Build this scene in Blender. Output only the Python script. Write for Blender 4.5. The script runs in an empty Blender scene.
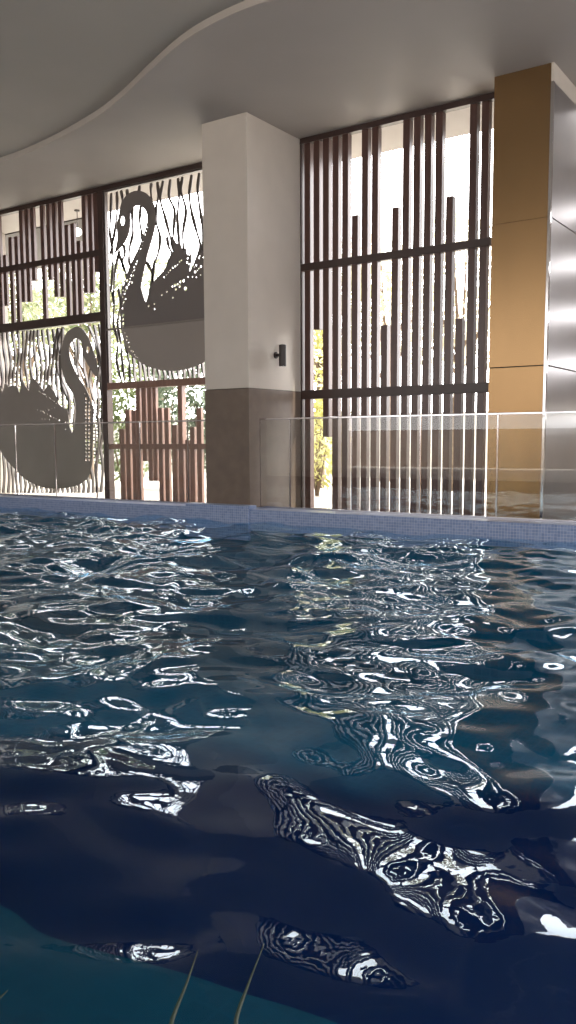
import bpy, bmesh, math, random
import numpy as np
from mathutils import Vector, Matrix

S = bpy.context.scene
COL = S.collection
random.seed(5)
RNG = np.random.default_rng(11)

# ------------------------------------------------------------------ camera
YAW, PITCH, ROLL = (math.radians(a) for a in (-34.334, -5.9286, -0.24777))
FPX, CX, CY = 865.48, 288.0, 531.94
cyw, syw, cp, sp, cr, sr = math.cos(YAW), math.sin(YAW), math.cos(PITCH), math.sin(PITCH), math.cos(ROLL), math.sin(ROLL)
FW = Vector((syw*cp, cyw*cp, sp)); _rt = Vector((cyw, -syw, 0)); _up = _rt.cross(FW)
RT = _rt*cr + _up*sr; UP = -_rt*sr + _up*cr
cam_d = bpy.data.cameras.new('camera'); cam = bpy.data.objects.new('camera', cam_d); COL.objects.link(cam)
cam_d.sensor_fit = 'VERTICAL'; cam_d.sensor_height = 24.0
cam_d.lens = FPX/1024*24.0
cam_d.shift_y = (CY-512)/1024
cam_d.clip_start = 0.02; cam_d.clip_end = 300
cam.matrix_world = Matrix(((RT.x, UP.x, -FW.x, 0), (RT.y, UP.y, -FW.y, 0), (RT.z, UP.z, -FW.z, 0), (0, 0, 0, 1)))
S.camera = cam

# ------------------------------------------------------------------ world, sun, exposure
W = bpy.data.worlds.new('sky'); S.world = W; W.use_nodes = True
nt = W.node_tree; nt.nodes.clear()
tc = nt.nodes.new('ShaderNodeTexCoord'); sx = nt.nodes.new('ShaderNodeSeparateXYZ')
mr = nt.nodes.new('ShaderNodeMapRange'); mr.interpolation_type = 'SMOOTHSTEP'
mr.inputs['From Min'].default_value = -0.3; mr.inputs['From Max'].default_value = 0.7
mr.inputs['To Min'].default_value = 3.2; mr.inputs['To Max'].default_value = 11.0
bg = nt.nodes.new('ShaderNodeBackground'); wo = nt.nodes.new('ShaderNodeOutputWorld')
bg.inputs['Color'].default_value = (1.0, 0.965, 0.955, 1)
nt.links.new(tc.outputs['Generated'], sx.inputs[0]); nt.links.new(sx.outputs['Y'], mr.inputs['Value'])
nt.links.new(mr.outputs[0], bg.inputs['Strength']); nt.links.new(bg.outputs[0], wo.inputs[0])
sd = bpy.data.lights.new('sun', 'SUN'); sd.energy = 9.0; sd.angle = math.radians(2); sd.color = (1, .93, .82)
so = bpy.data.objects.new('sun', sd); COL.objects.link(so)
so.rotation_euler = Vector((0.55, 0.45, 1.15)).to_track_quat('Z', 'Y').to_euler()
vs = S.view_settings
S.display_settings.display_device = 'sRGB'
vs.view_transform = 'Standard'; vs.look = 'None'; vs.gamma = 1.0; vs.use_curve_mapping = False
vs.exposure = 0.0

# ------------------------------------------------------------------ helpers
def ray(x, y): return RT*((x-CX)/FPX) - UP*((y-CY)/FPX) + FW
def at(x, y, Y): d = ray(x, y); return d*(Y/d.y)
def atz(x, y, Z): d = ray(x, y); return d*(Z/d.z)
def atx(x, y, X): d = ray(x, y); return d*(X/d.x)

def new_mat(name, col=(.5,.5,.5), rough=.5, metal=0.0, spec=.5, noise=0.0, nscale=8.0, bump=0.0, bscale=60.0, stretch=(1,1,1)):
    m = bpy.data.materials.new(name); m.use_nodes = True; n = m.node_tree.nodes; l = m.node_tree.links
    p = n['Principled BSDF']; p.inputs['Base Color'].default_value = (*col, 1)
    p.inputs['Roughness'].default_value = rough; p.inputs['Metallic'].default_value = metal
    p.inputs['Specular IOR Level'].default_value = spec
    g = n.new('ShaderNodeNewGeometry'); mp = n.new('ShaderNodeMapping'); mp.inputs['Scale'].default_value = stretch
    l.new(g.outputs['Position'], mp.inputs['Vector'])
    if noise:
        t = n.new('ShaderNodeTexNoise'); t.inputs['Scale'].default_value = nscale; t.inputs['Detail'].default_value = 6
        l.new(mp.outputs[0], t.inputs['Vector'])
        r = n.new('ShaderNodeMapRange'); r.inputs['From Min'].default_value = .3; r.inputs['From Max'].default_value = .7
        r.inputs['To Min'].default_value = 1-noise; r.inputs['To Max'].default_value = 1+noise
        l.new(t.outputs['Fac'], r.inputs['Value'])
        mx = n.new('ShaderNodeVectorMath'); mx.operation = 'SCALE'; mx.inputs[0].default_value = col
        l.new(r.outputs[0], mx.inputs['Scale']); l.new(mx.outputs[0], p.inputs['Base Color'])
    if bump:
        t = n.new('ShaderNodeTexNoise'); t.inputs['Scale'].default_value = bscale; t.inputs['Detail'].default_value = 4
        l.new(mp.outputs[0], t.inputs['Vector'])
        b = n.new('ShaderNodeBump'); b.inputs['Strength'].default_value = bump; b.inputs['Distance'].default_value = .01
        l.new(t.outputs['Fac'], b.inputs['Height']); l.new(b.outputs[0], p.inputs['Normal'])
    return m

def box(bm, x0, x1, y0, y1, z0, z1):
    v = [bm.verts.new(c) for c in ((x0,y0,z0),(x1,y0,z0),(x1,y1,z0),(x0,y1,z0),(x0,y0,z1),(x1,y0,z1),(x1,y1,z1),(x0,y1,z1))]
    for f in ((0,3,2,1),(4,5,6,7),(0,1,5,4),(1,2,6,5),(2,3,7,6),(3,0,4,7)): bm.faces.new([v[i] for i in f])

def tube(bm, a, b, r0, r1=None, seg=16, caps=True):
    a = Vector(a); b = Vector(b); r1 = r0 if r1 is None else r1
    d = (b-a).normalized(); u = d.orthogonal().normalized(); w = d.cross(u)
    A = []; B = []
    for i in range(seg):
        t = 2*math.pi*i/seg; o = u*math.cos(t) + w*math.sin(t)
        A.append(bm.verts.new(a+o*r0)); B.append(bm.verts.new(b+o*r1))
    for i in range(seg):
        j = (i+1) % seg; bm.faces.new((A[i], A[j], B[j], B[i]))
    if caps: bm.faces.new(A[::-1]); bm.faces.new(B)

def obj(name, bm, mat, parent=None, bevel=0.0, smooth=False, loc=None):
    bmesh.ops.recalc_face_normals(bm, faces=bm.faces[:])
    me = bpy.data.meshes.new(name); bm.to_mesh(me); bm.free()
    me.materials.append(mat)
    if smooth:
        for p in me.polygons: p.use_smooth = True
    o = bpy.data.objects.new(name, me); COL.objects.link(o)
    if parent is not None: o.parent = parent; o.matrix_parent_inverse = Matrix.Translation(-parent.location)
    if bevel:
        b = o.modifiers.new('bevel', 'BEVEL'); b.width = bevel; b.segments = 2; b.limit_method = 'ANGLE'
    return o

def boxo(name, mat, c, parent=None, bevel=0.0):
    bm = bmesh.new(); box(bm, *c); return obj(name, bm, mat, parent, bevel)

def tag(o, label, cat, group=None, kind=None):
    o['label'] = label; o['category'] = cat
    if group: o['group'] = group
    if kind: o['kind'] = kind
    return o

def thing(name, label, cat, loc, group=None):
    o = bpy.data.objects.new(name, None); COL.objects.link(o); o.location = loc; o.empty_display_size = .1
    return tag(o, label, cat, group)

def struct(o): o['kind'] = 'structure'; return o

# ------------------------------------------------------------------ materials
M = {}
M['ceiling'] = new_mat('ceiling_plaster', (.40,.375,.35), .6, noise=.03, nscale=1.2)
M['ceiling_near'] = new_mat('ceiling_plaster_near', (.40,.385,.35), .6, noise=.03, nscale=1.2)
M['canopy'] = new_mat('canopy_paint', (.085,.077,.07), .7)
M['plaster'] = new_mat('cream_plaster', (.60,.545,.48), .55, noise=.03, nscale=3)
M['stone'] = new_mat('brown_stone', (.155,.115,.088), .45, noise=.12, nscale=6)
M['slat'] = new_mat('brown_timber', (.085,.041,.033), .30, noise=.18, nscale=5, stretch=(6,6,.6))
M['slat_red'] = new_mat('reddish_timber', (.25,.145,.112), .30, noise=.18, nscale=5, stretch=(6,6,.6))
M['frame'] = new_mat('dark_brown_frame', (.045,.024,.020), .35, noise=.1, nscale=5)
M['swan'] = new_mat('taupe_metal_sheet', (.235,.21,.19), .5, metal=.0, noise=.05, nscale=3)
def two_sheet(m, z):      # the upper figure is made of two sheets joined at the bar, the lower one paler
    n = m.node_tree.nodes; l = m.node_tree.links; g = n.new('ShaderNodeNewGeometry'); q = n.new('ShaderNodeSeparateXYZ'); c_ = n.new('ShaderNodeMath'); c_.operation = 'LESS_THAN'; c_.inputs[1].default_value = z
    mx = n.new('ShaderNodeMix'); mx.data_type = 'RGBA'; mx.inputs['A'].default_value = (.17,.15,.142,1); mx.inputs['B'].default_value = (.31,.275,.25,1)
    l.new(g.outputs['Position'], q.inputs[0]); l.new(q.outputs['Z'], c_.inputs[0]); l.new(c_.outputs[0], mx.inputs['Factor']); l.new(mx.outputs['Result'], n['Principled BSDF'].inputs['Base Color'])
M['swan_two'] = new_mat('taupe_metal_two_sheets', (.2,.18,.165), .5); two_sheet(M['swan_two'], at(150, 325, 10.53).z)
M['reed'] = new_mat('dark_reed_metal', (.10,.085,.078), .3, noise=.05)
M['gold'] = new_mat('brushed_gold_laminate', (.29,.18,.085), .27, metal=.9, noise=.04, nscale=3, stretch=(1,1,.3))
M['steel'] = new_mat('polished_steel', (.62,.60,.62), .12, metal=1.0)
M['steel_clad'] = new_mat('satin_steel_cladding', (.40,.39,.41), .30, metal=.9, noise=.05, nscale=1.5)
M['seam'] = new_mat('dark_joint', (.05,.035,.02), .6)
M['black'] = new_mat('dark_bronze_lamp', (.022,.012,.012), .4)
M['concrete'] = new_mat('pale_paving', (.55,.52,.47), .8, noise=.1, nscale=2)
M['deck'] = new_mat('deck_stone', (.33,.29,.26), .6, noise=.1, nscale=4)
M['wall'] = new_mat('beige_wall', (.45,.41,.37), .7, noise=.03, nscale=2)
M['whitewall'] = new_mat('white_render', (.78,.76,.72), .8, noise=.04, nscale=2)
M['bark'] = new_mat('bark', (.16,.115,.08), .9, noise=.3, nscale=12)
M['grassland'] = new_mat('lawn', (.14,.19,.06), .9, noise=.3, nscale=3)

def leaf_mat(name, a, b):
    m = bpy.data.materials.new(name); m.use_nodes = True; n = m.node_tree.nodes; l = m.node_tree.links
    p = n['Principled BSDF']; p.inputs['Roughness'].default_value = .45
    g = n.new('ShaderNodeNewGeometry'); r = n.new('ShaderNodeMix'); r.data_type = 'RGBA'
    r.inputs['A'].default_value = (*a, 1); r.inputs['B'].default_value = (*b, 1)
    l.new(g.outputs['Random Per Island'], r.inputs['Factor']); l.new(r.outputs['Result'], p.inputs['Base Color'])
    t = n.new('ShaderNodeBsdfTranslucent'); l.new(r.outputs['Result'], t.inputs['Color'])
    mx = n.new('ShaderNodeMixShader'); mx.inputs[0].default_value = .4
    l.new(p.outputs[0], mx.inputs[1]); l.new(t.outputs[0], mx.inputs[2]); l.new(mx.outputs[0], n['Material Output'].inputs[0])
    return m
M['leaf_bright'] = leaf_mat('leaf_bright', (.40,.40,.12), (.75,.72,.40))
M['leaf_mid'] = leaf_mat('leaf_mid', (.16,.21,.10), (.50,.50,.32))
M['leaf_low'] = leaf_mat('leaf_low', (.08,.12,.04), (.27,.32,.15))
M['leaf_washed'] = leaf_mat('leaf_washed', (.50,.47,.34), (.85,.80,.68))  # overexposed, washed-out glare put into the leaf colour
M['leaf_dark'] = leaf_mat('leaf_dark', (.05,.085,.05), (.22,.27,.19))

def mosaic(name, c1, c2, grout, size, rough=.35, spec=None):
    m = bpy.data.materials.new(name); m.use_nodes = True; n = m.node_tree.nodes; l = m.node_tree.links
    p = n['Principled BSDF']; p.inputs['Roughness'].default_value = rough
    g = n.new('ShaderNodeNewGeometry'); sp_ = n.new('ShaderNodeSeparateXYZ'); l.new(g.outputs['Position'], sp_.inputs[0])
    ad = n.new('ShaderNodeMath'); ad.operation = 'ADD'; l.new(sp_.outputs['Y'], ad.inputs[0]); l.new(sp_.outputs['Z'], ad.inputs[1])
    cb = n.new('ShaderNodeCombineXYZ'); l.new(sp_.outputs['X'], cb.inputs['X']); l.new(ad.outputs[0], cb.inputs['Y'])
    b = n.new('ShaderNodeTexBrick'); b.offset = 0; b.inputs['Scale'].default_value = 1
    b.inputs['Color1'].default_value = (*c1,1); b.inputs['Color2'].default_value = (*c2,1); b.inputs['Mortar'].default_value = (*grout,1)
    b.inputs['Mortar Size'].default_value = size*.07; b.inputs['Brick Width'].default_value = size; b.inputs['Row Height'].default_value = size
    l.new(cb.outputs[0], b.inputs['Vector']); l.new(b.outputs['Color'], p.inputs['Base Color'])
    if spec is not None: p.inputs['Specular IOR Level'].default_value = spec
    return m
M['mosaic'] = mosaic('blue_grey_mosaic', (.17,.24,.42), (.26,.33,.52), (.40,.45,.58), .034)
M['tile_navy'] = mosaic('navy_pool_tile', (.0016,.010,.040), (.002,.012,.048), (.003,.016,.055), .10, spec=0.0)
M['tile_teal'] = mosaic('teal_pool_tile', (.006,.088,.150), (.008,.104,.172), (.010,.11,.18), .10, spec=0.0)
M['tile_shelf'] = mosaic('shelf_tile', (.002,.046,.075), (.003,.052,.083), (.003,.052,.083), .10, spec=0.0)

def glass_mat(name, tint, add=0.0, ior=1.5, rough=0.0, bump=0.0, gcol=(1,1,1)):
    m = bpy.data.materials.new(name); m.use_nodes = True; n = m.node_tree.nodes; l = m.node_tree.links
    n.remove(n['Principled BSDF']); out = n['Material Output']
    fr = n.new('ShaderNodeFresnel'); gb = n.new('ShaderNodeNewGeometry'); mi = n.new('ShaderNodeMapRange')
    mi.inputs['To Min'].default_value = ior; mi.inputs['To Max'].default_value = 1/ior     # same reflectance from either side of the thin pane
    l.new(gb.outputs['Backfacing'], mi.inputs['Value']); l.new(mi.outputs[0], fr.inputs['IOR'])
    t = n.new('ShaderNodeBsdfTransparent'); t.inputs['Color'].default_value = (*tint, 1)
    g = n.new('ShaderNodeBsdfGlossy'); g.inputs['Roughness'].default_value = rough; g.inputs['Color'].default_value = (*gcol, 1)
    mx = n.new('ShaderNodeMixShader'); l.new(t.outputs[0], mx.inputs[1]); l.new(g.outputs[0], mx.inputs[2])
    if bump:
        ge = n.new('ShaderNodeNewGeometry')
        tx = n.new('ShaderNodeTexNoise'); tx.inputs['Scale'].default_value = 16; tx.inputs['Detail'].default_value = 2
        l.new(ge.outputs['Position'], tx.inputs['Vector'])
        b = n.new('ShaderNodeBump'); b.inputs['Strength'].default_value = bump; b.inputs['Distance'].default_value = .01
        l.new(tx.outputs['Fac'], b.inputs['Height']); l.new(b.outputs[0], fr.inputs['Normal']); l.new(b.outputs[0], g.inputs['Normal'])
    l.new(fr.outputs[0], mx.inputs[0]); l.new(mx.outputs[0], out.inputs[0])
    return m
M['glass'] = glass_mat('balustrade_glass', (.96,.97,.96), ior=1.5)
M['water'] = glass_mat('pool_water', (.72,.90,1.0), ior=1.345, bump=.05, gcol=(.80,.92,1.0))

# ------------------------------------------------------------------ key planes (metres, camera at the origin, +Y across the pool)
YC, YG, YS = 9.30, 9.49, 10.53      # white column front, glass line, screen front
ZC, ZK, ZW = 4.22, -0.881, -1.06    # ceiling, coping top, water level
XL, XR = -14.9, 4.2
ZF = -1.0                           # terrace floor behind the glass

# ------------------------------------------------------------------ structure
def slab(name, poly, z0, z1, mat):
    bm = bmesh.new()
    A = [bm.verts.new((x, y, z0)) for x, y in poly]; B = [bm.verts.new((x, y, z1)) for x, y in poly]
    bm.faces.new(A[::-1]); bm.faces.new(B)
    k = len(poly)
    for i in range(k): bm.faces.new((A[i], A[(i+1) % k], B[(i+1) % k], B[i]))
    return obj(name, bm, mat)

def spline(pts, n=12):
    P = [np.array(p, float) for p in pts]; P = [2*P[0]-P[1]] + P + [2*P[-1]-P[-2]]; out = []
    for i in range(1, len(P)-2):
        a, b, c, d = P[i-1:i+3]
        for k in range(n):
            t = k/n
            out.append(.5*((2*b)+(c-a)*t+(2*a-5*b+4*c-d)*t*t+(3*b-a-3*c+d)*t**3))
    out.append(P[-2]); return out

curve = spline([(-18,8.2),(-15,8.7),(-12.8,8.86),(-11.25,8.79),(-10.2,8.68),(-8.82,8.36),(-8.0,8.07),(-7.11,7.67),(-6.42,7.38),(-5.87,7.23),(-5.33,7.17),(-4.96,7.22),(-4.0,7.55),(-2.2,8.3),(0.5,8.9),(4.4,9.1)])
poly = [tuple(p) for p in curve] + [(4.4, 14.3), (-3.0, 14.3), (-3.0, 11.71), (-18, 11.71)]
struct(slab('ceiling_far', poly, ZC, ZC+.5, M['ceiling']))
c2 = [(p[0], p[1]+.02) for p in curve]
struct(slab('ceiling_near', [(-18,-6.5)] + c2 + [(4.4,-6.5)], ZC+.075, ZC+.5, M['ceiling_near']))
tr = [(p[0], p[1]-.004) for p in curve] + [(p[0], p[1]+.012) for p in curve[::-1]]
struct(slab('trim_lit_step', tr, ZC-.001, ZC+.074, M['wall']))     # paler strip added to paint light onto the curved ceiling step's face
struct(slab('ceiling_canopy', [(-24,11.72),(-12.15,11.72),(-14.9,14.4),(-24,14.4)], ZC-.02, ZC+.4, M['canopy']))
struct(boxo('wall_left', M['wall'], (XL-.25, XL, -6.5, 11.7, ZF-.1, ZC)))
bm = bmesh.new()     # unseen right wall; wide opening added to light column and slat sides
box(bm, XR, XR+.2, -6.5, .5, ZF-.1, ZC+.05); box(bm, XR, XR+.2, 11.0, 14.2, ZF-.1, ZC+.05)
box(bm, XR, XR+.2, .5, 11.0, ZF-.1, -.2); box(bm, XR, XR+.2, .5, 11.0, 3.6, ZC+.05); struct(obj('wall_right', bm, M['wall']))
bm = bmesh.new()  # frame bars of the opening added for fill light
for y in (.53, 3.1, 5.75, 8.35, 10.97): box(bm, XR+.06, XR+.14, y-.03, y+.03, -.2, 3.6)
box(bm, XR+.06, XR+.14, .5, 11, -.2, -.14); box(bm, XR+.06, XR+.14, .5, 11, 3.54, 3.6); struct(obj('fill_opening_frame', bm, M['frame']))

# terrace floors, pool basin
struct(boxo('floor_terrace', M['deck'], (XL, XR, YG+.12, 14.2, ZF-.2, ZF)))
struct(boxo('floor_near', M['deck'], (XL, XR, -7, .40, ZK-.3, ZK)))
YE = 9.14
ZB = -2.7
# floor colour blends from navy near the camera to teal at the far side
fm = M['tile_teal'].copy(); fm.name = 'navy_teal_pool_tile'; n_ = fm.node_tree.nodes; l_ = fm.node_tree.links
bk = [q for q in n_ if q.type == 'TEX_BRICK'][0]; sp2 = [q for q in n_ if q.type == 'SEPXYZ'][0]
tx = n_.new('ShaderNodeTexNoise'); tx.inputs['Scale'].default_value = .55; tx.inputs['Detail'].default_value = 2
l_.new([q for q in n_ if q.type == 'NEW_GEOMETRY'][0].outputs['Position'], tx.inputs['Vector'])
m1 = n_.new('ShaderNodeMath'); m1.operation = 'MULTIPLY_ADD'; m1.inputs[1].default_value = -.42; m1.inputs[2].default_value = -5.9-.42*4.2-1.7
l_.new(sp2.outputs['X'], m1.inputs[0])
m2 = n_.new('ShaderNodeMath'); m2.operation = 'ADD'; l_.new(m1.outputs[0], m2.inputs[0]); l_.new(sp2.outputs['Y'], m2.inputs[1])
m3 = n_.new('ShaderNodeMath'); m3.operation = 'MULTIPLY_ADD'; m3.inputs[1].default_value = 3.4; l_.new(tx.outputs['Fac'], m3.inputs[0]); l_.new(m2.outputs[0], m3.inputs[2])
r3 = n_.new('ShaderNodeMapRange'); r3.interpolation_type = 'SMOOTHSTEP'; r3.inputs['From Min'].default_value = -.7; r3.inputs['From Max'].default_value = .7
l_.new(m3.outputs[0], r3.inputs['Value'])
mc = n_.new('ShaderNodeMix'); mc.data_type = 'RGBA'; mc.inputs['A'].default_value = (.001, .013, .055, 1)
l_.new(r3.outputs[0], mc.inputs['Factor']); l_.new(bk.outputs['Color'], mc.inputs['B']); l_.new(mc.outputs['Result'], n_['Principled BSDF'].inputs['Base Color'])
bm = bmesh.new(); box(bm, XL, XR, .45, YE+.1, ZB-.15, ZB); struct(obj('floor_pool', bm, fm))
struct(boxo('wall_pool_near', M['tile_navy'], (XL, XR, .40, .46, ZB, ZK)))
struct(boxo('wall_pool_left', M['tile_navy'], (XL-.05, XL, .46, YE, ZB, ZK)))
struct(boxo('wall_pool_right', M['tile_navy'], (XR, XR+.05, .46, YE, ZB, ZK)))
# underwater shelf with a curved edge, near left
ZSH = -1.75
sh_px = [(-90,880),(0,905),(42,933),(100,951),(180,972),(240,992),(300,1010),(360,1032),(420,1060)]
sh = [atz(x, y, ZSH) for x, y in sh_px]
shc = spline([(p.x, p.y) for p in sh], 6)
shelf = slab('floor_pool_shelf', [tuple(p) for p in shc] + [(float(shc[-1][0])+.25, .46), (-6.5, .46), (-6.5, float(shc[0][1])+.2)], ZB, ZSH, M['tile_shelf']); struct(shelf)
# far coping: top and front face in small mosaic, raised kerb before the column
struct(boxo('trim_coping', M['mosaic'], (XL, XR, YE, YG+.12, -1.16, ZK), bevel=.012))
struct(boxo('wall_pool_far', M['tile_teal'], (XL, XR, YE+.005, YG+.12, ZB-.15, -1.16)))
struct(boxo('trim_kerb', M['mosaic'], (-7.95, -6.85, YE-.03, YC-.01, -1.3, ZK+.045), bevel=.01))

# ------------------------------------------------------------------ water
nx, ny = 900, 440
xs = np.linspace(XL+.012, XR-.012, nx)
ys = .475 + (YE-.475)*np.linspace(0, 1, ny)
X, Y = np.meshgrid(xs, ys)
H = np.zeros_like(X)
K = 90
lam = np.exp(RNG.uniform(np.log(.19), np.log(1.5), K))
th = RNG.normal(math.radians(100), .95, K)
amp = lam**1.2
ph = RNG.uniform(0, 2*np.pi, K)
kk = 2*np.pi/lam
rms = math.sqrt(np.sum((amp*kk)**2)/2); amp *= .165/rms
wx = X + .10*np.sin(Y*2.1+1.0)+.06*np.sin(X*3.3+Y); wy = Y + .10*np.sin(X*1.7+.4)
for i in range(K):
    H += amp[i]*np.sin(kk[i]*(wx*math.cos(th[i]) + wy*math.sin(th[i])) + ph[i])
calm = .55 + .45*(.5+.5*np.sin(X*.9+1.3*np.sin(Y*.7)+.6)*np.cos(Y*.8-X*.3))
calm *= np.clip(.42+.15*Y, .45, 1.35)
H *= calm
co = np.stack([X, Y, ZW+H], -1).reshape(-1, 3).astype(np.float32)
idx = np.arange(nx*ny).reshape(ny, nx)
q = np.stack([idx[:-1,:-1], idx[:-1,1:], idx[1:,1:], idx[1:,:-1]], -1).reshape(-1).astype(np.int32)
me = bpy.data.meshes.new('pool_water'); nf = q.size//4
me.vertices.add(nx*ny); me.vertices.foreach_set('co', co.ravel())
me.loops.add(q.size); me.loops.foreach_set('vertex_index', q)
me.polygons.add(nf); me.polygons.foreach_set('loop_start', np.arange(0, q.size, 4, dtype=np.int32))
me.polygons.foreach_set('use_smooth', np.ones(nf, dtype=bool))
me.update(calc_edges=True); me.validate(); me.materials.append(M['water'])
wat = bpy.data.objects.new('pool_water', me); COL.objects.link(wat)
tag(wat, 'rippling dark blue water filling the indoor swimming pool', 'water', kind='stuff')

# ------------------------------------------------------------------ columns
xl, xr = -7.72, -6.97
col = thing('column', 'cream plaster column with brown stone lower part and a spotlight on its side', 'column', ((xl+xr)/2, 9.95, ZF))
ZT = .72
boxo('upper_shaft', M['plaster'], (xl, xr, YC, 10.62, ZT, ZC), col, .006)
boxo('stone_base', M['stone'], (xl-.004, xr+.004, YC-.006, 10.62, ZF, ZT-.008), col, .006)
boxo('joint', M['seam'], (xl+.006, xr-.006, YC+.006, 10.61, ZT-.008, ZT), col)

gx0, gx1, YGD = -3.955, -3.262, 10.10
gc = thing('column', 'gold clad column with steel right side at the right edge', 'column', ((gx0+gx1)/2, 11.4, ZF))
zs = [ZF, .875, 2.545, ZC]; ge = {.875: .006, 2.545: .0012, ZF: 0, ZC: 0}
for a, b in zip(zs[:-1], zs[1:]):
    boxo('gold_panel', M['gold'], (gx0, gx1-.03, YGD, YGD+.05, a+ge[a], b-ge[b]), gc, .001)
boxo('core', M['seam'], (gx0+.01, gx1-.012, YGD+.03, 12.9, ZF, ZC), gc)
for a, b in zip(zs[:-1], zs[1:]):
    top = b-.007 if b < ZC else 4.02
    o = boxo('steel_panel', M['steel_clad'], (gx1-.012, gx1, YGD+.045, 12.9, a+.007, top), gc, .002); o['label'] = 'satin steel side panel'
o = boxo('corner_trim', M['steel'], (gx1-.03, gx1+.003, YGD-.003, YGD+.045, ZF, 4.02), gc, .003); o['label'] = 'bright steel corner strip'
o = boxo('head_panel', M['plaster'], (gx1-.03, gx1-.001, YGD+.002, 12.9, 4.02, ZC), gc); o['label'] = 'beige plaster band above the steel'
boxo('left_side', M['gold'], (gx0-.004, gx0+.012, YGD+.004, 10.9, ZF, ZC), gc)

# ------------------------------------------------------------------ slatted screens
def wx_(x, y): return at(x, y, YS).x
def wz_(x, y): return at(x, y, YS).z
ZH = 4.145
def rail(parent, x0, x1, z, h, y0=YS-.012, y1=YS+.07, name='rail', mat='frame'):
    return boxo(name, M[mat], (x0, x1, y0, y1, z-h/2, z+h/2), parent, .004)
def slat(parent, x0, w, z0, z1, d=.10, mat='slat'):
    bm = bmesh.new(); box(bm, -w/2, w/2, 0, d, z0, z1)
    for v in bm.verts: v.co.x += x0+w/2; v.co.y += YS+.002
    return obj('slat', bm, M[mat], parent, .003)

rs = thing('slatted_screen', 'tall brown timber slat screen between the cream column and the gold column', 'screen', (-5.4, YS, ZF))
rx0, rx1 = -6.955, -3.975
boxo('header', M['frame'], (rx0, rx1, YS-.015, YS+.09, ZH, ZC), rs, .004)
boxo('sill', M['frame'], (rx0, rx1, YS-.015, YS+.09, ZF, ZF+.05), rs, .004)
boxo('side_post', M['frame'], (rx0, rx0+.022, YS-.005, YS+.08, ZF+.05, ZH), rs)
rail(rs, rx0+.02, -4.13, 2.46, .10); rail(rs, rx0+.02, -4.13, .675, .125)
spec = {2: (1.56, ZH), 3: (.05, ZH), 6: (ZF, 3.06), 9: (ZF, 1.56), 10: (ZF, 3.07), 15: (ZF, 3.09), 16: (ZF, 1.56)}
for k in range(1, 19):
    x0 = -6.892 + .1535*(k-1)
    z0, z1 = spec.get(k, (ZF, ZH))
    slat(rs, x0, .095, z0+.02, z1)

# left bay: one frame and four infill screens
px0, px1 = -10.985, -10.865
fx0 = XL+.02
fr = thing('screen_frame', 'dark brown post and beam frame holding the swan panels left of the cream column', 'frame', (-10.9, YS, ZF))
boxo('header', M['frame'], (fx0, -7.73, YS-.02, YS+.09, ZH, ZC), fr, .004)
boxo('post', M['frame'], (px0, px1, YS-.03, YS+.10, ZF, ZH), fr, .004)
boxo('post', M['frame'], (-7.79, -7.73, YS-.02, YS+.09, ZF, ZH), fr, .004)
boxo('post', M['frame'], (fx0, fx0+.08, YS-.02, YS+.09, ZF, ZH), fr, .004)
ZL2 = 2.12     # beam between the left slats and the left swan
ZR2 = wz_(150, 384)
boxo('beam', M['frame'], (fx0+.08, px0, YS-.025, YS+.09, ZL2-.075, ZL2+.075), fr, .004)
boxo('beam', M['slat_red'], (px1, -7.79, YS-.025, YS+.09, ZR2-.055, ZR2+.055), fr, .004)
boxo('sill', M['frame'], (fx0, -7.73, YS-.02, YS+.09, ZF, ZF+.05), fr, .004)

ul = thing('slatted_screen', 'upper left timber slat screen with stepped slats above the lower swan', 'screen', (-12.9, YS, ZL2+.075))
rail(ul, fx0+.08, px0, 3.17, .10)
b0 = ZL2+.077
def zy(x, y): return wz_(x, y)
# (x of dark front in photo, upper from/to, lower from/to)
ULS = [
 (2, zy(4,255), zy(4,306)), (8.2, zy(10,237), None), (14.1, zy(17,236), None), (19.6, None, zy(22,302)), (25.2, None, zy(27,302)),
 (30.8, None, zy(33,281)), (40.6, None, None), (46.8, None, zy(49,280)), (52.6, None, zy(55,297)), (58.6, None, zy(61,297)),
 (64.6, zy(65,225), None), (70.6, zy(71,223.5), None), (76.3, zy(77,241), None), (82.4, None, zy(84,293)), (88.4, None, zy(89,293)), (94.0, None, zy(96,272)),
]
for x, ztop, zbot in ULS:
    X0 = wx_(x, 245); zt = ztop if ztop else ZH; zb = zbot if zbot else b0
    slat(ul, X0, .09, zb, zt, d=.055)
for i in range(1, 8):     # slats continue past the left edge of the photograph
    slat(ul, wx_(2, 245)-.152*i, .093, b0 if i % 3 else 2.7, ZH if i % 4 else 3.6, d=.055)

lr = thing('slatted_screen', 'low reddish brown slat screen under the upper swan panel', 'screen', (-9.3, YS, ZF))
zt2 = ZR2-.057
rail(lr, px1, -7.79, wz_(150, 446.5), .085, mat='slat_red')
def s2(x0, x1, ytop, ybot):
    a = wx_(x0, 430); b = wx_(x1, 430)
    slat(lr, a, b-a, ZF+.05 if ybot is None else wz_(x0, ybot), zt2 if ytop is None else wz_(x0, ytop), d=.06, mat='slat_red')
for a in ((119.2,123.6,429,None),(125.2,129.4,410,None),(131.6,135.4,410,None),(136.2,140,None,None),(141.8,146,None,461),(147.6,151.4,None,481),
          (152.8,156.2,None,481),(158,162,408,None),(164.2,168.4,408,None),(171.4,176,425,None),(184.8,188.4,440,None),(189.6,194,427,None),(196.4,201.2,408,None)):
    s2(*a)
bm = bmesh.new(); a, b = wx_(178.4, 430), wx_(182.8, 430); box(bm, a, b, YS-.01, YS+.09, ZF+.05, zt2); obj('mullion', bm, M['slat_red'], lr, .004)
for x in (-8.60, -8.45, -8.28, -8.12, -7.96): slat(lr, x, .085, ZF+.05, wz_(200, 408 if x < -8.2 else 425), d=.06, mat='slat_red')

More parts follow.
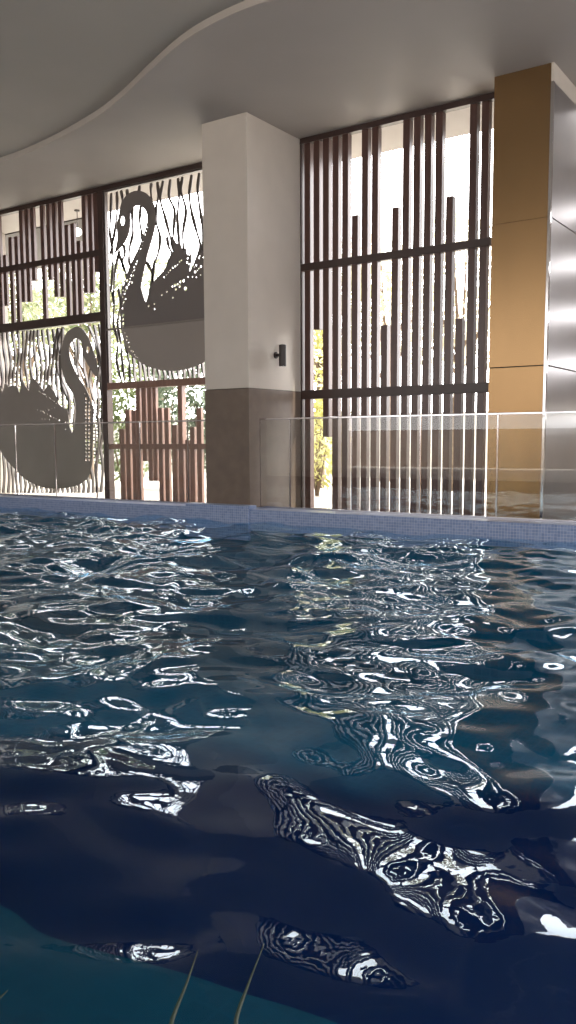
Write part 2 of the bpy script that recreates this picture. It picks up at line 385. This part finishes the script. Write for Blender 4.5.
# ------------------------------------------------------------------ swan panels
def flat_shape(name, outline, holes, mat, parent, y0, thick):
    cu = bpy.data.curves.new(name, 'CURVE'); cu.dimensions = '2D'; cu.fill_mode = 'BOTH'; cu.extrude = thick/2
    for pts in [outline] + holes:
        s = cu.splines.new('POLY'); s.points.add(len(pts)-1); s.use_cyclic_u = True
        for p, (x, z) in zip(s.points, pts): p.co = (x, z, 0, 1)
    tmp = bpy.data.objects.new('tmp', cu); COL.objects.link(tmp)
    bpy.context.view_layer.update()
    me = bpy.data.meshes.new_from_object(tmp.evaluated_get(bpy.context.evaluated_depsgraph_get()))
    bpy.data.objects.remove(tmp); bpy.data.curves.remove(cu)
    me.name = name; me.materials.clear(); me.materials.append(mat)
    # curve plane (x,z) -> world X,Z ; extrusion -> Y
    for v in me.vertices: x, z, t = v.co; v.co = (x, y0 + thick/2 + t, z)
    bm = bmesh.new(); bm.from_mesh(me); bmesh.ops.recalc_face_normals(bm, faces=bm.faces[:]); bm.to_mesh(me); bm.free()
    o = bpy.data.objects.new(name, me); COL.objects.link(o)
    o.parent = parent; o.matrix_parent_inverse = Matrix.Translation(-parent.location)
    return o

def reed(parent, pts, w=.032, d=.05, y0=YS+.012):
    P = spline(pts, 6); bm = bmesh.new(); rows = []
    n = len(P)
    for i, p in enumerate(P):
        t = P[min(i+1, n-1)] - P[max(i-1, 0)]; t = t/np.hypot(*t); nn = np.array([t[1], -t[0]])
        ww = w/2*(.75+.25*math.sin(i*.55))
        a = p+nn*ww; b = p-nn*ww
        rows.append([bm.verts.new((a[0], y0, a[1])), bm.verts.new((b[0], y0, b[1])), bm.verts.new((b[0], y0+d, b[1])), bm.verts.new((a[0], y0+d, a[1]))])
    for r, s in zip(rows[:-1], rows[1:]):
        for k in range(4): bm.faces.new((r[k], r[(k+1) % 4], s[(k+1) % 4], s[k]))
    bm.faces.new(rows[0]); bm.faces.new(rows[-1][::-1])
    return obj('reed', bm, M['reed'], parent)

def circ(x, z, r, n=10, ex=1.0): return [(x+r*math.cos(2*math.pi*i/n), z+ex*r*math.sin(2*math.pi*i/n)) for i in range(n)]

class Tr:      # traced drawing of a laser-cut panel, brought onto the panel's own plane
    def __init__(s, x0, y0, k): s.a = (x0, y0, k)
    def __call__(s, x, y): p = at(s.a[0]+x/s.a[2], s.a[1]+y/s.a[2], YS); return (p.x, p.z)
def sm(pts, n=4):
    P = [np.array(p, float) for p in pts]; m = len(P); out = []
    for i in range(m):
        a, b, c, d = P[i-1], P[i], P[(i+1) % m], P[(i+2) % m]
        for k in range(n):
            t = k/n; out.append(tuple(.5*((2*b)+(c-a)*t+(2*a-5*b+4*c-d)*t*t+(3*b-a-3*c+d)*t**3)))
    return out
def smo(pts, n=3):
    P = [np.array(p, float) for p in pts]; P = [2*P[0]-P[1]] + P + [2*P[-1]-P[-2]]; out = []
    for i in range(1, len(P)-2):
        a, b, c, d = P[i-1:i+3]
        for k in range(n):
            t = k/n; out.append(tuple(.5*((2*b)+(c-a)*t+(2*a-5*b+4*c-d)*t*t+(3*b-a-3*c+d)*t**3)))
    out.append(tuple(P[-2])); return out
def inside(p, poly):
    c = False; x, y = p; j = len(poly)-1
    for i in range(len(poly)):
        xi, yi = poly[i]; xj, yj = poly[j]
        if (yi > y) != (yj > y) and x < (xj-xi)*(y-yi)/(yj-yi)+xi: c = not c
        j = i
    return c
def edge_dist(p, poly):
    P = np.array(poly); Q = np.roll(P, -1, 0); d = Q-P; t = np.clip(((np.array(p)-P)*d).sum(1)/((d*d).sum(1)+1e-12), 0, 1)
    return np.min(np.hypot(*((P+d*t[:,None])-np.array(p)).T))
def make_holes(cands, outline, others):
    out = []
    used = []
    for (x, z, r) in cands:
        if not inside((x, z), outline) or edge_dist((x, z), outline) < r+.008: continue
        if any(edge_dist((x, z), o) < r+.006 or inside((x, z), o) for o in others): continue
        if any(math.hypot(x-a, z-b) < r+c+.006 for a, b, c in used): continue
        used.append((x, z, r)); out.append(circ(x, z, r, 8))
    return out

# upper swan (faces left), frames r2: origin (100,170) r3: origin (100,270), 5.236 px each
A2 = Tr(100, 170, 5.236)
def A3(x, y): return A2(x, y+523.6)
o2 = [A2(*p) for p in ((76,436),(86,390),(92,345),(86,295),(98,240),(108,190),(130,142),(163,116),(200,108),(240,120),(270,155),(288,205),(292,262),(282,320),(266,380),(248,440),(238,485),(222,560),(215,600))]
o2 += [A3(*p) for p in ((213,90),(225,130),(240,172),(252,130),(262,90),(290,50))]
o2 += [A2(*p) for p in ((340,520),(366,470),(384,420),(380,385),(366,345),(385,360),(402,388),(418,378),(432,425),(448,408),(456,450),(470,425),(478,470),(466,530),(482,515),(505,450),(520,470),(530,420),(545,440),(566,420),(590,380))]
XE = -7.80
o2 = smo(o2, 2)
zz = A2(590, 380)[1]
tail = [(-8.5, zz+.12), (-8.42, zz+.30), (-8.25, zz+.10), (-8.1, zz+.25), (-7.95, zz-.1), (XE-.02, zz-.3), (-7.83, zz-1.0), (-8.05, 1.62), (-8.35, A3(550,480)[1]+.06)]
lo = [A3(*p) for p in ((550,478),(510,500),(470,514),(430,524),(390,529),(330,525),(285,516),(245,502),(190,470),(155,440),(135,405),(118,350),(108,290),(106,230),(110,160),(116,75))]
lo += [A2(*p) for p in ((122,610),(136,560),(158,500),(182,450),(206,400),(226,342),(244,290),(248,240),(234,206),(203,185),(172,195),(157,230),(156,300),(142,352),(112,402))]
out2 = o2 + tail + smo(lo, 3)
sw = thing('swan_panel', 'upper laser cut metal panel with a swan facing left beside the cream column', 'decorative panel', (-9.4, YS, ZR2))
eye = [A2(118+12*math.cos(t), 266+26*math.sin(t)) for t in np.linspace(0, 2*math.pi, 13)[:-1]]
c = []
def arc(tr, x0, y0, x1, y1, n, r, jit=0):
    for i in range(n):
        t = i/max(1, n-1); x, z = tr(x0+(x1-x0)*t+random.uniform(-jit, jit), y0+(y1-y0)*t+random.uniform(-jit, jit)); c.append((x, z, r*random.uniform(.7, 1.25)))
arc(A2, 248,300, 200,450, 9, .012); arc(A2, 196,460, 150,600, 10, .017, 3); arc(A2, 178,520, 165,590, 5, .018, 3)
arc(A3, 140,10, 128,180, 11, .021, 6); arc(A3, 165,20, 155,60, 3, .017, 3); arc(A3,122,30,118,200,10,.016,2); arc(A3, 120,215, 122,300, 5, .024, 3); arc(A3,130,310,150,400,6,.012,6); arc(A3,150,400,195,462,7,.012,5)
arc(A2, 335,560, 430,470, 9, .018, 4); arc(A2, 380,610, 445,570, 7, .024, 3); arc(A2, 400,625,440,590,3,.02,4)
arc(A3, 325,130, 350,112, 2, .016, 2); arc(A3, 382,145, 384,146, 1, .018); arc(A3, 448,98, 449,99, 1, .028); arc(A3, 255,188, 285,178, 2, .018); arc(A3,285,205,286,205,1,.014)
arc(A2, 445,420, 520,560, 12, .018, 18); arc(A2, 450,480, 545,520, 9, .020, 14); arc(A2, 520,490, 550,400, 6, .018, 8); arc(A2, 460,560,505,565,3,.018,4)
h2 = [eye] + make_holes(c, out2, [eye])
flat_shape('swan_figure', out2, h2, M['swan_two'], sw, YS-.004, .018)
R2 = [[(55,120),(52,230),(48,330),(62,420),(62,520),(52,640)], [(84,112),(86,200),(76,300),(62,380),(50,440)], [(106,106),(114,150),(110,190)], [(138,100),(140,140)],
 [(203,80),(200,125)], [(266,68),(262,100),(266,160)], [(296,62),(302,130),(290,200),(290,270),(310,350),(302,430),(278,500),(272,600)],
 [(326,55),(312,150),(335,240),(356,320),(372,380),(380,420)], [(364,48),(358,140),(386,210),(380,330),(376,390)],
 [(405,40),(411,130),(402,250),(412,400)], [(428,34),(420,110),(446,210),(430,330),(436,440)],
 [(476,24),(464,130),(476,220),(502,320),(522,400),(500,470),(476,530)], [(516,14),(508,110),(522,220),(532,290),(536,430)],
 [(210,180),(204,260),(214,330),(218,370)], [(168,190),(164,260),(168,330),(152,400),(148,470),(158,510)],
 [(98,420),(76,520),(66,660)], [(96,440),(118,500),(138,560)], [(120,390),(126,440),(112,480),(128,530)],
 [(238,480),(262,520),(270,570),(262,610),(245,690)],[(346,350),(356,400),(372,440),(352,490),(340,525)],
 [(60,640),(70,700),(66,800),(90,900),(84,1000),(108,1105)], [(92,620),(104,700),(88,800),(104,900),(112,1000),(124,1105)], [(124,880),(140,960),(150,1030),(152,1105)],
 [(556,10),(562,120),(552,240),(560,360),(556,420)],[(590,6),(584,120),(598,240),(590,360)]]
for r_ in R2: reed(sw, [A2(*p) for p in r_], w=.060, d=.012)
for i, x in enumerate(np.arange(172, 690, 26)):
    yb = 523.6 + np.interp(x, (150,190,245,330,400,470,550,690), (440,468,500,524,526,512,476,400))
    reed(sw, [A2(x-6+4*math.sin(i*2.1), yb-8), A2(x+4*math.sin(i*1.3), (yb+1104)/2), A2(x+4+5*math.sin(i), 1104)], w=.034)
# thin stiffening bar across the panel
zb_ = wz_(150, 325)
boxo('stiffener', M['swan'], (px1, -7.79, YS-.022, YS+.0, zb_-.02, zb_+.012), sw, .003)
for s_x in (px1, -7.79-.03): boxo('edge_strip', M['reed'], (s_x, s_x+.03, YS, YS+.05, ZR2+.056, ZH), sw)
boxo('edge_strip', M['reed'], (px1, -7.79, YS+.004, YS+.05, ZH-.03, ZH), sw)

# lower swan (faces right), frames r4: origin (0,320), r5 origin (0,410)
B4 = Tr(0, 320, 5.236)
def B5(x, y): return B4(x, y+471.2)
top = [(398,500),(397,450),(382,390),(346,330),(326,262),(318,190),(326,130),(345,72),(375,45),(410,35),(442,58),(470,108),(490,168),(505,220),(516,292),(498,292),(470,250),(442,200),(430,150),(425,112),(405,98),(385,102),(366,132),(363,182),(380,240),(410,300),(445,352),(470,410),(490,470)]
rt = [B4(*p) for p in top] + [B5(*p) for p in ((487,40),(486,120),(484,200),(480,290),(462,352),(410,392),(330,410),(250,410),(190,392),(130,360),(80,312),(40,268),(8,222),(-40,120),(-110,-20))]
tl = [(-110,330),(-90,370),(-60,330),(-30,380),(0,345),(14,380),(28,330),(44,352),(62,342),(88,345),(102,385),(116,310),(132,345),(152,372),(158,300),(186,312),(212,350),(230,372),(256,335),(285,378),(308,440),(332,462),(352,466),(360,510)]
out1 = smo(rt, 3) + [B4(*p) for p in tl] + [B4(*p) for p in ((364,560),(378,592),(390,560))]
sw1 = thing('swan_panel', 'lower laser cut metal panel with a swan facing right behind the glass at far left', 'decorative panel', (-12.9, YS, ZF))
eye1 = [B4(461+9*math.cos(t), 156+19*math.sin(t)) for t in np.linspace(0, 2*math.pi, 13)[:-1]]
c = []
arc(B4, 205,372, 308,440, 11, .012, 4); arc(B4, 200,470, 308,524, 10, .013, 4); arc(B4, 222,515,262,525,4,.011,4); arc(B4,240,470,290,462,4,.012,4)
arc(B5, 345,60, 372,80, 3, .022, 6); arc(B5, 350,95,385,92,3,.016,6)
for i in range(17):
    for dx in (0, 13): arc(B5, 452+dx*1.25, -60+i*20, 454+dx*1.25, -60+i*20, 1, .024)
arc(B4, 444,385,478,480, 7,.012,3)
flat_shape('swan_figure', out1, [eye1] + make_holes(c, out1, [eye1]), M['swan'], sw1, YS-.004, .018)
body_top = np.array([(-110,340),(0,350),(60,345),(105,385),(120,330),(155,372),(186,320),(230,372),(256,340),(285,380),(308,445),(352,470)])
k = 0
for x in np.arange(-100, 318, 23):
    yb = np.interp(x, body_top[:,0], body_top[:,1]); yt = 62 - x*.055
    ph_ = k*.8; n = 6
    reed(sw1, [B4(x + 8*math.sin(ph_+3.6*i/n*1.6)+ 6*i/n, yt+(yb+22-yt)*i/n) for i in range(n+1)], w=.052, d=.04); k += 1
for pts in ([(296,40),(286,120),(290,200),(300,280),(330,370),(352,430),(350,480)], [(322,36),(300,120),(316,210),(318,300),(350,380),(358,450),(356,520)],
            [(455,30),(478,80),(500,150),(512,230),(512,290)], [(486,26),(498,90),(514,170),(526,260),(520,330),(528,420),(524,520)], [(512,22),(520,90),(528,170),(534,260),(532,340),(540,430),(534,520)],
            [(378,110),(388,170),(384,240)], [(400,98),(404,170),(396,240),(410,300)], [(432,160),(430,230),(442,300),(452,352)], [(470,250),(462,320),(478,400),(492,440)], [(512,290),(500,340),(508,420),(500,520)],
            [(376,400),(386,450),(380,520),(382,580)]):
    reed(sw1, [B4(*p) for p in pts], w=.034)
for pts in ([(524,40),(530,120),(520,200),(530,300),(520,430)], [(540,40),(546,140),(552,240),(546,330),(548,430)], [(508,40),(512,130),(506,220),(496,300),(500,430)]):
    reed(sw1, [B5(*p) for p in pts], w=.03)
for i in range(16):      # ladder of short links along the breast
    y = -20+i*18; a, b = B5(486, y), B5(508, y+5); reed(sw1, [a, ((a[0]+b[0])/2, (a[1]+b[1])/2+.004), b], w=.022, d=.03)
for i, x in enumerate(np.arange(-96, 500, 22)):
    yb = 471.2 + np.interp(x, (-110,-40,8,40,80,130,190,250,330,410,462,490), (-20,120,222,268,312,360,392,410,410,392,352,290))
    reed(sw1, [B4(x-5, yb-10), B4(x+4*math.sin(i*1.3), (yb+895)/2), B4(x+5*math.sin(i), 905)], w=.034)

# ------------------------------------------------------------------ glass balustrade
GH = 1.2
def gpanel(x0, x1, label, first=False):
    t = thing('glass_panel', label, 'glass panel', ((x0+x1)/2, YG, ZK), 'glass balustrade panels along the pool coping')
    boxo('glass', M['glass'], (x0+.006, x1-.006, YG, YG+.012, ZK+.02, ZK+GH-.023), t)
    boxo('cap_rail', M['steel'], (x0+.001, x1-.001, YG-.007, YG+.019, ZK+GH-.022, ZK+GH), t, .003)
    boxo('base_channel', M['steel'], (x0+.001, x1-.001, YG-.012, YG+.024, ZK, ZK+.022), t, .003)
    for e in (x0+.001, x1-.007): boxo('edge_trim', M['steel'], (e, e+.006, YG-.001, YG+.013, ZK+.022, ZK+GH-.023), t)
js = [-14.88, -13.96, -13.0, -12.02, -11.04, -10.1, -9.16, -8.22, -7.73]
L1 = ['glass panel outside the left edge, before the swan body', 'glass panel at the far left, before the swan tail', 'leftmost glass panel seen, cut by the left edge of the photo', 'glass panel before the middle of the lower swan body',
      'glass panel before the neck and breast of the lower swan', 'glass panel just right of the frame post beside the lower swan', 'glass panel in the middle of the low reddish slat screen', 'narrow glass panel touching the left side of the cream column']
L1 = ['clear glass balustrade panel at far left, ahead of the swan tail', 'clear glass balustrade panel second from the left wall', 'clear glass balustrade panel cut by the left photo edge', 'clear glass balustrade panel before the body of the lower swan',
      'clear glass balustrade panel before the breast of the lower swan', 'clear glass balustrade panel just right of the dark post by the swan', 'clear glass balustrade panel before the middle of the low reddish slats', 'narrow glass balustrade panel touching the left side of the cream column']
for i in range(8): gpanel(js[i], js[i+1], L1[i])
js = [-6.94, -6.45, -5.51, -4.56, -3.60, -2.65, -1.70, -.75, .2, 1.15, 2.10, 3.05, 4.0]
L2 = ['narrow glass balustrade panel touching the right side of the cream column', 'clear glass balustrade panel before the left slats of the tall screen', 'clear glass balustrade panel before the middle of the tall slat screen',
      'clear glass balustrade panel spanning the last slats and the gold column', 'clear glass balustrade panel before the steel side of the gold column']
for i in range(12):
    gpanel(js[i], js[i+1], L2[i] if i < 5 else 'clear glass balustrade panel past the right photo edge, right of the gold column')

# ------------------------------------------------------------------ wall spotlight on the column's right face
LY, LX = 9.915, xr
wl = thing('wall_spotlight', 'dark bronze cylinder spotlight on the right face of the cream column', 'wall light', (LX, LY, 1.19))
bm = bmesh.new(); tube(bm, (LX, LY, 1.19), (LX+.018, LY, 1.19), .045, seg=24); obj('mount_plate', bm, M['black'], wl, .003)
bm = bmesh.new(); tube(bm, (LX+.018, LY, 1.19), (LX+.085, LY, 1.19), .022, seg=16); obj('arm', bm, M['black'], wl)
bm = bmesh.new(); tube(bm, (LX+.12, LY, 1.035), (LX+.12, LY, 1.325), .05, seg=28); lb = obj('lamp_body', bm, M['black'], wl, .004)
bm = bmesh.new(); tube(bm, (LX+.12, LY, 1.322), (LX+.12, LY, 1.330), .040, seg=24); tube(bm, (LX+.12, LY, 1.030), (LX+.12, LY, 1.038), .040, seg=24); obj('lens', bm, M['glass'], lb)

# ------------------------------------------------------------------ small glowing globe outside the left screen
gm = bpy.data.materials.new('lit_globe'); gm.use_nodes = True
gm.node_tree.nodes['Principled BSDF'].inputs['Emission Color'].default_value = (1, .93, .85, 1); gm.node_tree.nodes['Principled BSDF'].inputs['Emission Strength'].default_value = 4
gp = at(77.6, 232, 11.3)
gl = thing('pendant_globe', 'small lit round globe hanging behind the upper left slats', 'light', (gp.x, gp.y, ZC))
bm = bmesh.new(); bmesh.ops.create_uvsphere(bm, u_segments=20, v_segments=12, radius=.075, matrix=Matrix.Translation(gp)); obj('globe', bm, gm, gl, smooth=True)
bm = bmesh.new(); tube(bm, (gp.x, gp.y, gp.z+.07), (gp.x, gp.y, ZC-.015), .006, seg=8); obj('stem', bm, M['black'], gl)
bm = bmesh.new(); tube(bm, (gp.x, gp.y, ZC-.02), (gp.x, gp.y, ZC), .05, seg=16); obj('ceiling_rose', bm, M['black'], gl)

# ------------------------------------------------------------------ back wall and window right of the gold column
bm = bmesh.new()
zz_ = [ZF] + [v for k_ in range(5) for v in (.35+k_*.78, .35+k_*.78+.13)] + [ZC]
for i in range(0, len(zz_), 2): box(bm, gx1, XR, 14.0, 14.2, zz_[i], zz_[i+1])
for x in (gx1+.15, -1.4, .5, 2.4, XR-.15): box(bm, x-.15, x+.15, 14.01, 14.19, ZF, ZC)
struct(obj('wall_back', bm, M['wall']))

# ------------------------------------------------------------------ outdoors
struct(boxo('floor_garden', M['concrete'], (-60, 30, 15.2, 60, -1.5, -1.10)))
struct(boxo('floor_path', M['concrete'], (-60, 30, 10.7, 15.2, -1.4, -1.08)))
struct(boxo('floor_outside', M['concrete'], (-40, 40, -40, -7, -1.4, -1.0)))

struct(boxo('wall_sky_block', M['stone'], (-40, 40, -12.3, -12, -1.0, .45)))  # unseen low wall added to cut sky reflections in the glass

def leaves(bm_pts, size, count, rads, cen, squash=.8):
    V = []; F = []
    for (cx_, cy_, cz_), R_ in zip(cen, rads):
        n = int(count*R_*R_)
        d = RNG.normal(size=(n, 3)); d /= np.linalg.norm(d, axis=1)[:, None]
        rr = R_*(RNG.uniform(.35, 1, n)**.5)
        P = d*rr[:, None]*np.array([1, 1, squash]) + np.array([cx_, cy_, cz_])
        for p in P:
            a = RNG.normal(size=3); a /= np.linalg.norm(a); b = np.cross(a, RNG.normal(size=3)); b /= np.linalg.norm(b)
            s = size*RNG.uniform(.6, 1.3); k0 = len(V)
            V += [tuple(p-a*s), tuple(p-b*s*.38), tuple(p+a*s), tuple(p+b*s*.38)]; F.append((k0, k0+1, k0+2, k0+3))
    return V, F

def foliage(name, V, F, mat, parent):
    me = bpy.data.meshes.new(name); me.from_pydata(V, [], F); me.materials.append(mat)
    o = bpy.data.objects.new(name, me); COL.objects.link(o); o.parent = parent; o.matrix_parent_inverse = Matrix.Translation(-parent.location); return o

def tree(x, y, h, r, mat, label, dens=260, size=.13, g='trees beyond the terrace'):
    z0 = -1.1
    t = thing('tree', label, 'tree', (x, y, z0), g)
    bm = bmesh.new(); tube(bm, (x, y, z0), (x+.1, y, z0+h*.55), .16, .09, 10)
    cen = []; rad = []
    for i in range(9):
        a = i*2.4; q_ = r*.6*math.sqrt((i+.5)/9); cz = z0+h*.5+random.uniform(0, h*.42)
        cen.append((x+q_*math.cos(a), y+q_*math.sin(a)*.8, cz)); rad.append(r*random.uniform(.38, .55))
        tube(bm, (x+.08, y, z0+h*.35+random.uniform(0,h*.15)), (cen[-1][0], cen[-1][1], cz), .05, .015, 6)
    obj('trunk', bm, M['bark'], t)
    V, F = leaves(None, size, dens, rad, cen); foliage('crown', V, F, M[mat], t)

def shrub(x, y, h, r, mat, label, dens=700, size=.08, g='shrubs beyond the terrace'):
    z0 = -1.1; t = thing('shrub', label, 'shrub', (x, y, z0), g)
    bm = bmesh.new()
    for i in range(5): tube(bm, (x, y, z0), (x+random.uniform(-.5,.5)*r, y+random.uniform(-.4,.4)*r, z0+h*.8), .02, .006, 6)
    obj('stems', bm, M['bark'], t)
    n = max(3, int(h/r*2)); cen = [(x+random.uniform(-.3,.3)*r, y+random.uniform(-.3,.3)*r, z0+.25*h+(i/(n-1))*(h*.62)) for i in range(n)]
    V, F = leaves(None, size, dens, [r*random.uniform(.6, .9) for _ in cen], cen, .9); foliage('foliage', V, F, M[mat], t)

def along(px, Yd): return at(px, 440, Yd).x
tree(along(318, 17.5), 17.5, 5.6, 1.7, 'leaf_bright', 'bright yellow green tree seen in the gap at the left of the tall slat screen')
tree(along(385, 21.5), 21.5, 6.6, 1.6, 'leaf_washed', 'pale washed-out tree behind the middle of the tall slat screen')
tree(along(455, 18), 18, 6.2, 1.5, 'leaf_washed', 'pale washed-out tree behind the right of the tall slat screen')
tree(along(25, 22), 22, 7.6, 2.6, 'leaf_mid', 'green tree behind the far left slats above the lower swan')
tree(along(88, 18.5), 18.5, 6.6, 1.9, 'leaf_mid', 'green tree behind the post between the two swan panels')
tree(along(160, 22), 22, 7.4, 2.0, 'leaf_mid', 'green tree behind the neck of the upper swan')
shrub(along(317, 13.6), 13.6, 2.6, .75, 'leaf_bright', 'bright yellow green shrub behind the gap beside the cream column')
shrub(along(122, 14.0), 14.0, 3.0, .8, 'leaf_low', 'tall green shrub at the left end of the low slat screen')
shrub(along(168, 15.6), 15.6, 3.3, .6, 'leaf_dark', 'tall dark shrub behind the middle of the low slat screen')
shrub(along(200, 14.2), 14.2, 3.0, .6, 'leaf_dark', 'tall dark shrub next to the cream column behind the low slats')
shrub(along(45, 16.6), 16.6, 3.0, 1.0, 'leaf_mid', 'broad green shrub behind the breast of the lower swan')
shrub(along(-18, 13.8), 13.8, 2.8, .75, 'leaf_mid', 'broad green shrub behind the lower swan tail at the left edge')
struct(boxo('wall_garden', M['whitewall'], (-60, 10, 25, 25.3, -1.1, .9)))

# ------------------------------------------------------------------ plant on the near edge
pt = thing('grass_plant', 'thin green grass blades rising at the bottom edge over the water', 'plant', (-.74, .36, ZK))
gmat = new_mat('grass_blade', (.012,.026,.013), .6, noise=.3, nscale=20)
def blade(pts, w):
    P = spline(pts, 8); bm = bmesh.new(); rows = []; n = len(P)
    for i, p in enumerate(P):
        t = Vector(P[min(i+1, n-1)]-P[max(i-1, 0)]).normalized(); p = Vector(p); s = t.cross(p.normalized()).normalized()
        ww = w*(1-(i/(n-1))**1.6)+.0004; u = s.cross(t).normalized()
        rows.append([bm.verts.new(p-s*ww), bm.verts.new(p+u*ww*.45), bm.verts.new(p+s*ww), bm.verts.new(p-u*ww*.25)])
    for r, q_ in zip(rows[:-1], rows[1:]):
        for k in range(4): bm.faces.new((r[k], r[(k+1) % 4], q_[(k+1) % 4], q_[k]))
    bm.faces.new(rows[0]); bm.faces.new(rows[-1][::-1])
    return obj('blade', bm, gmat, pt, smooth=True)
def rp(x, y, t): v = ray(x, y); return tuple(v*t)
blade([(-.74,.37,ZK), rp(150,1090,.93), rp(172,1020,1.0), rp(186,985,1.03), rp(198,950,1.06)], .0033)
blade([(-.70,.38,ZK), rp(222,1090,.95), rp(236,1020,1.0), rp(248,985,1.03), rp(264,944,1.06)], .0033)
blade([(-.82,.36,ZK), rp(-40,1050,.95), rp(-12,1010,1.0), rp(8,990,1.03)], .005)
blade([(-.76,.33,ZK), (-.82,.30,ZK+.12), (-.90,.24,ZK+.16)], .004)
blade([(-.72,.34,ZK), (-.68,.25,ZK+.14), (-.60,.18,ZK+.15)], .004)
